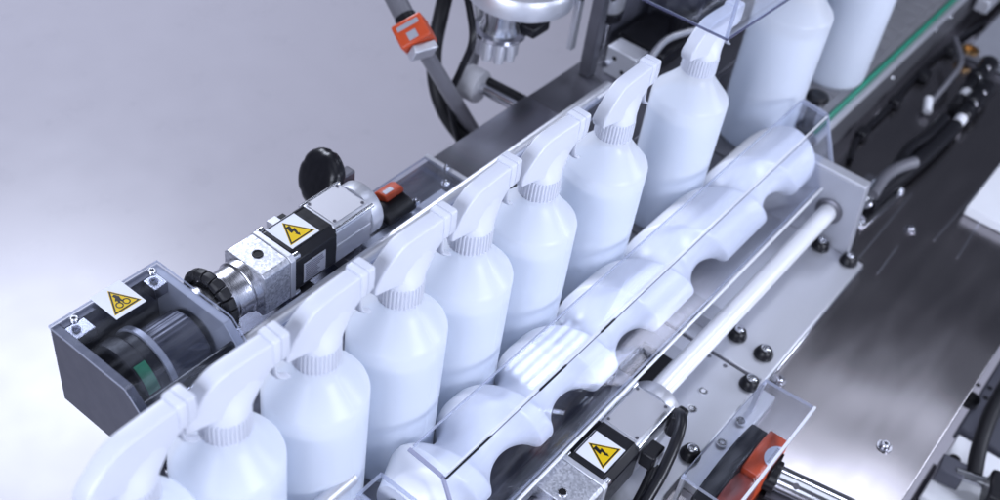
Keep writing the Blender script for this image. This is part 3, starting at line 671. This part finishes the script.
# ================================================================ BACKGROUND: PIPE, HOSES, TURRET, ROLLER, COLUMN
def zat(px, py, z): return at(px, py, z=z)
pp = thing('support_pipe', 'slanted grey conduit pipe with an orange clamp at the upper left', 'pipe', tuple(zat(480, 140, 40)))
P0 = zat(378, -35, 210); P1 = zat(415, 36, 160); P2 = zat(486, 152, -80)
MB().cyl(P1, P0, 13.5, 32).build('upper_tube', HOSE, pp); MB().cyl(P2, P1, 10.5, 32).build('lower_tube', HOSE, pp)
dd = (P0-P1).normalized(); sd = dd.cross(Vector((0, 0, 1))).normalized(); ud = sd.cross(dd)
k_ = MB(); cc = P1+dd*2
u2 = (ud*0.80-sd*0.60).normalized(); v2 = dd.cross(u2)
k_.bar(cc-dd*17, cc+dd*17, 42, 40, up=u2); kk = k_.build('clamp', ORANGE, pp, bevel=3)
vd = -Vector(f_); vd2 = (vd-dd*vd.dot(dd)).normalized()
MB().bar(cc+dd*5+u2*20.2, cc+dd*11+u2*20.2, 30, 1.2, up=u2).build('clamp_plate', GREYPAINT, kk)
MB().bar(cc-dd*12+u2*20.2, cc-dd*1+u2*20.2, 13, 1.2, up=u2).build('clamp_plate', GREYPAINT, kk)
MB().bar(cc-dd*30, cc-dd*18, 34, 24, up=ud).build('clamp_foot', ALU, pp, bevel=2)
MB().cyl(cc+dd*17, cc+dd*27, 14.5, 32).build('clamp_collar', BLACK, pp)
h1 = MB().tube([zat(452, -30, 160), zat(441, 15, 110), zat(434, 55, 60), zat(438, 95, 20), zat(455, 128, -20), zat(490, 165, -60)], 11, 18)
tag(h1.build('corrugated_hose', RUBBER, origin=tuple(zat(450, 120, -20))), 'thick dark hose curving behind the orange clamp pipe', 'hose', 'hoses at the upper left')
h2 = MB().tube([zat(462, -25, 180), zat(470, 12, 150), zat(472, 42, 120), zat(460, 72, 70), zat(450, 100, 30), zat(460, 145, -30)], 5, 14)
tag(h2.build('cable', BLACK, origin=tuple(zat(462, 90, 60))), 'thin black cable hanging left of the pale roller', 'cable', 'hoses at the upper left')
h3 = MB().tube([zat(474, -20, 60), zat(480, 20, 40), zat(474, 60, 0), zat(459, 95, -40), zat(455, 125, -80), zat(470, 165, -120)], 7, 14)
tag(h3.build('cable', HOSE, origin=tuple(zat(472, 90, 40))), 'dark grey cable right beside the thin black cable', 'cable', 'hoses at the upper left')

ro = thing('roller', 'pale grey roller on a steel rod reaching out from the left rail', 'roller', tuple(zat(480, 88, 30)))
A = at(474, 84, z=36); B = Vector((A.x+4, 225, 36)); dY = (B-A).normalized()
MB().lathe(A-dY*14, dY, [(0, 22), (1, 24.5), (25, 24.5), (27, 23), (27, 10)], 48).build('roller_wheel', GREYROL, ro)
MB().cyl(A, B, 8, 28).build('roller_rod', CHROME, ro)
MB().cyl(A+Vector((16, 0, 4)), B+Vector((16, 0, 4)), 6, 20).build('rear_rod', BLACK, ro)

tt = thing('turret_head', 'round grey turret disc with a ribbed metal gripper below, at the top', 'turret', tuple(zat(500, 40, 120)))
cT = zat(520, -6, 165)
MB().lathe(cT, (0, 0, 1), [(0, 60), (2, 75), (24, 76), (30, 72)], 72).build('turret_disc', ALU, tt)
MB().bar((cT.x+30, cT.y-20, cT.z+16), (-92, 196, cT.z+16), 40, 20).build('turret_arm', GREYPAINT, tt, bevel=3)
cG = zat(499, 34, 120)
MB().lathe((cG.x, cG.y, cG.z+2), (0, 0, 1), [(0, 34), (3, 37), (8, 37), (9, 28), (22, 24), (60, 22)], 48).build('gripper_flange', CHROME, tt)
fg = MB()
for k in range(8):
    a = 2*PI*k/8; p = Vector((cG.x+22*math.cos(a), cG.y+22*math.sin(a), cG.z-30)); fg.cyl(p, p+Vector((0, 0, 34)), 7.5, 16)
fg.cyl((cG.x, cG.y, cG.z-26), (cG.x, cG.y, cG.z+4), 20, 32); fg.build('gripper_ribs', ALU, tt)
MB().box((cG.x+18, cG.y-44, cG.z+4), (cG.x+56, cG.y-18, cG.z+20)).build('gripper_side_block', BLACK, tt, bevel=3)

co = thing('machine_column', 'dark upright column standing on the rail plate left of the drilled block', 'column', tuple(zat(588, 72, 60)))
pC = zat(586, 74, 60)
MB().box((pC.x-9, pC.y-9, 60.3), (pC.x+9, pC.y+9, 420)).build('column_post', DARKSTEEL, co, bevel=2)
MB().box((pC.x-24, pC.y+18, 100), (pC.x-12, pC.y+26, 230)).build('column_slide', ALU, co, bevel=1)
MB().cyl((pC.x-20, pC.y+16, 190), (pC.x-20, pC.y+40, 190), 11, 24).build('column_knob', RUBBER, co)
cy = zat(607, 19, 102)
ac = thing('air_cylinder', 'short pale cylinder with a black lower cap, just right of the dark column', 'cylinder', (cy.x, cy.y, 60))
MB().lathe((cy.x, cy.y, 120), (0, 0, 1), [(0, 18), (4, 20), (90, 22)], 40).build('cylinder_body', ALU, ac)
MB().lathe((cy.x, cy.y, 102), (0, 0, 1), [(0, 15), (4, 20), (17.5, 21)], 40).build('cylinder_cap', BLACK, ac)
MB().cyl((cy.x, cy.y, 60.3), (cy.x, cy.y, 102), 8, 20).build('cylinder_rod', CHROME, ac)
MB().lathe((cy.x-18, cy.y-12, 150), (-.6, -.5, 0), [(0, 4), (4, 4)], 14).build('port_plug', INK, ac)
bb = thing('black_bracket', 'blocky black bracket on the dark plate behind the drilled block', 'bracket', tuple(zat(655, 52, 60)))
q0 = zat(652, 48, 60)
MB().box((q0.x-40, q0.y-40, 60.3), (q0.x+60, q0.y+40, 84)).build('bracket_base', BLACK, bb, bevel=4)
MB().box((q0.x+70, q0.y-30, 60.3), (q0.x+120, q0.y+60, 150)).build('bracket_wall', DKPAINT, bb, bevel=3)
MB().cyl((q0.x+30, q0.y-20, 84), (q0.x+30, q0.y-20, 118), 14, 24).build('bracket_knob', BLACK, bb, bevel=2)
MB().tube([(q0.x+60, q0.y-10, 90), (q0.x+110, q0.y-50, 120), (q0.x+190, q0.y-80, 100), (q0.x+230, q0.y-70, 60)], 6, 12).build('bracket_cable', BLACK, bb)
lp = zat(672, 36, 70)
gp = thing('grey_link_plate', 'small pale plate lying among the dark parts behind the first clear guard corner', 'plate', (lp.x, lp.y, 60))
MB().prism([(lp.x-20, lp.y-14, 60.5), (lp.x+30, lp.y-22, 60.5), (lp.x+40, lp.y+14, 60.5), (lp.x-10, lp.y+22, 60.5)], (0, 0, 12)).build('link_plate', ALU, gp, bevel=1.5)
wl = thing('back_housing', 'dark steel housing wall closing the back behind the conveyor', 'housing', (500, 200, 60))
MB().box((-95, 229.5, -60), (1300, 238, 520)).build('housing_wall', DKPAINT, wl, bevel=2)
MB().box((330, 66, 60.4), (1300, 76, 420)).build('inner_wall', DARKSTEEL, wl, bevel=2)
MB().box((150, 120, 60.4), (326, 229, 300)).build('housing_box', DKPAINT, wl, bevel=3)
MB().cyl((200, 118, 150), (200, 106, 150), 20, 32).build('housing_gland', BLACK, wl)

# ================================================================ RIGHT BACKGROUND: CABLES, FITTINGS, PANELS
wc = MB().tube([at(a_, b_, z=-71) for a_, b_ in ((850, 160), (858, 138), (884, 112), (905, 88), (930, 62), (958, 40), (985, 22))], 5, 12)
wt = thing('wall_cable', 'thin black cable with square clips along the foot of the conveyor wall', 'cable', (300, -84, -60))
wc.build('cable_run', BLACK, wt)
for px, py in ((862, 134), (895, 102), (924, 76), (951, 50)):
    p = at(px, py, z=-70); MB().box((p.x-13, p.y-9, -76.4), (p.x+13, p.y+9, -61)).build('cable_clip', BLACK, wt, bevel=3)
tb = MB().tube([at(955, 38, z=-40), at(961, 62, z=-40), at(948, 82, z=-50), at(933, 100, z=-66), at(928, 108, z=-70)], 4.5, 12)
tu = thing('air_tube', 'thin grey air tube bent down to a pale fitting beside the conveyor wall', 'tube', tuple(at(928, 108, z=-77)))
tb.build('tube_run', HOSE, tu)
p = at(929, 106, z=-64); MB().cyl(p+Vector((-14, -4, -4)), p+Vector((12, 8, 6)), 7, 18).build('tube_fitting', WHITE, tu, bevel=1)
def fitting(px, py, lab, L=70):
    p = at(px, py, z=-62); t = thing('pneumatic_fitting', lab, 'fitting', (p.x, p.y, -77), 'black pneumatic fittings with white bands')
    dx = Vector((1, 0.02, 0.05)).normalized()
    MB().lathe(p, dx, [(0, 9), (4, 13), (40, 13), (42, 17), (60, 18), (64, 14), (90, 15), (110, 17), (118, 12)], 32).build('fitting_body', BLACK, t)
    MB().cyl(p-dx*26, p-dx*0.5, 9.5, 24).build('white_band', WHITE, t, bevel=1.5)
    MB().cyl(p-dx*60, p-dx*26.5, 11, 24).build('hose_end', RUBBER, t)
    for k in (30, 72): MB().lathe(p+dx*k+Vector((0, -6, 15)), (0, -.4, 1), [(0, 4), (3, 3.5), (4, 1.5)], 14).build('fitting_screw', CHROME, t)
    MB().box((p.x+6, p.y-12, -76.5), (p.x+80, p.y+12, -70)).build('fitting_base', BLACK, t)
    return t
fitting(967, 92, 'black fitting with a white band, the upper of two beside the dark deck')
fitting(962, 118, 'black fitting with a white band, the lower of two beside the dark deck')
for k, (pts, lab, m, r) in enumerate([
    ([(952, 128), (930, 150), (905, 172), (884, 188), (866, 205)], 'thick black hose running down from the banded fittings', BLACK, 14),
    ([(945, 118), (928, 135), (908, 150), (890, 178), (872, 200)], 'second black hose, nearer the conveyor wall, from the banded fittings', BLACK, 9),
    ([(915, 162), (898, 168), (884, 178), (872, 196)], 'short grey hose over the black hoses beside the end bracket', HOSE, 9)]):
    h = MB().tube([at(a, b, z=-60+8*k) for a, b in pts], r, 14)
    tag(h.build('air_hose', m, origin=tuple(at(*pts[-1], z=-60))), lab, 'hose', 'air hoses beside the end bracket')
sp = thing('small_base_plate', 'small steel base plate with two bolts and a pale valve, right of the end bracket', 'plate', (60, -205, -77))
c0 = at(862, 226, z=-72); c1 = at(903, 193, z=-72)
MB().prism([(c0.x-8, c0.y-3, -76.6), (c1.x+8, c1.y-3, -76.6), (c1.x+8, c1.y+60, -76.6), (c0.x-8, c0.y+60, -76.6)], (0, 0, 4)).build('base_sheet', STEEL, sp, bevel=1)
for c in (c0, c1): screw(sp, (c.x, c.y+5, -72.4), (0, 0, 1), 5.5, 6)
m0 = (c0+c1)/2
MB().lathe((m0.x-30, m0.y+22, -58), (1, .1, .15), [(0, 8), (4, 13), (20, 13), (24, 9), (48, 10), (52, 7)], 28).build('valve_body', CHROME, sp)
MB().lathe((m0.x-52, m0.y+34, -58), (.2, .1, 1), [(0, 13), (14, 13), (18, 9), (26, 9)], 28).build('valve_cap', RUBBER, sp)

w0 = at(967, 206, z=-60)
wp = thing('white_panel', 'bright white panel edge at the right border, beyond the deck', 'panel', (w0.x+150, w0.y-60, -77))
MB().box((w0.x, w0.y-160, -76.5), (w0.x+700, w0.y, -60)).build('panel_sheet', WHITE, wp, bevel=2)
fr = thing('side_frame', 'grey frame bar with a brass ring in the upper right corner', 'frame', tuple(at(985, 40, z=-77)))
f0 = at(985, 40, z=-60)
MB().box((f0.x-60, f0.y-190, -76.4), (f0.x+260, f0.y+14, -62)).build('frame_bar', GREYPAINT, fr, bevel=2)
p = at(974, 46, z=-60); MB().lathe((p.x-20, p.y, -61.8), (0, 0, 1), [(0, 16), (5, 16), (5, 9), (1, 9)], 28).build('brass_ring', BRASS, fr)
f1 = at(985, 8, z=-60)
MB().bar((f1.x-40, f1.y, -40), (f1.x+400, f1.y, -40), 26, 26).build('frame_tube', ALU, fr, bevel=2)

# lower right, beneath the deck edge
lw = thing('support_plate', 'white support plate with holes below the deck edge at the lower right', 'frame', tuple(at(950, 440, z=-260)))
zq = -230
A = at(912, 452, z=zq); B = at(955, 425, z=zq); C_ = at(1010, 470, z=zq); D_ = at(1000, 380, z=zq)
MB().box((-230, -720, zq-10), (-90, -455, zq)).build('frame_plate', WHITE, lw, bevel=2)
for px, py in ((955, 459), (1000, 443)): 
    p = at(px, py, z=zq+0.3); MB().lathe(p, (0, 0, 1), [(0, 8), (0.4, 8)], 20).build('plate_hole', INK, lw)
ub = thing('under_beam', 'dark beam with small holes beneath the right edge of the deck', 'beam', (0, -520, -260))
MB().box((-84, -720, -250), (400, -450, -225)).build('beam_body', DKPAINT, ub, bevel=3)
for px, py in ((978, 385), (986, 398), (975, 405), (990, 388)): 
    p = at(px, py, z=-224.6); MB().lathe(p, (0, 0, 1), [(0, 4), (0.4, 4)], 14).build('beam_hole', INK, ub)
p = at(968, 402, z=-222); MB().lathe(p, (0, 0, 1), [(0, 14), (10, 14), (14, 8)], 24).build('beam_knob', BLACK, ub)
h = MB().tube([at(1012, 375, z=-190), at(992, 412, z=-185), at(980, 445, z=-190), at(974, 475, z=-205)], 11, 16)
tag(h.build('under_cable', RUBBER, origin=tuple(at(975, 470, z=-215))), 'thick black cable hanging over the white support plate at the lower right', 'cable')
sr = thing('steel_link', 'small steel link rod with a grey block, lower right below the deck edge', 'link', tuple(at(945, 475, z=-215)))
MB().cyl(at(955, 472, z=-205), at(1000, 488, z=-205), 8, 24).build('link_rod', CHROME, sr)
MB().bar(at(938, 466, z=-212), at(962, 478, z=-212), 30, 26).build('link_block', DKPAINT, sr, bevel=2)
mb_ = MB().bar(at(985, 490, z=-200), at(1020, 505, z=-200), 50, 40); mb_.build('link_housing', BLACK, sr, bevel=4)
us = thing('lower_pan', 'dark sloping pan under the deck in the lower right corner', 'pan', (-350, -600, -340))
MB().box((-900, -1000, -350), (-60, -448, -335)).build('pan_sheet', STEELX, us)

# bolt seen between the first two bottles
sb = thing('floor_bracket', 'dark bracket with a shiny bolt glimpsed between the two nearest bottles', 'bracket', (-1045, 60, -10))
p = at(170, 468, z=30)
MB().box((p.x-40, p.y-12, -9), (p.x+60, p.y+24, 27)).build('bracket_body', DKPAINT, sb, bevel=2)
screw(sb, (p.x, p.y, 27.2), (0, 0, 1), 7, 8)

# the "_o" bookkeeping is not part of the scene
for o in bpy.data.objects:
    if '_o' in o: del o['_o']
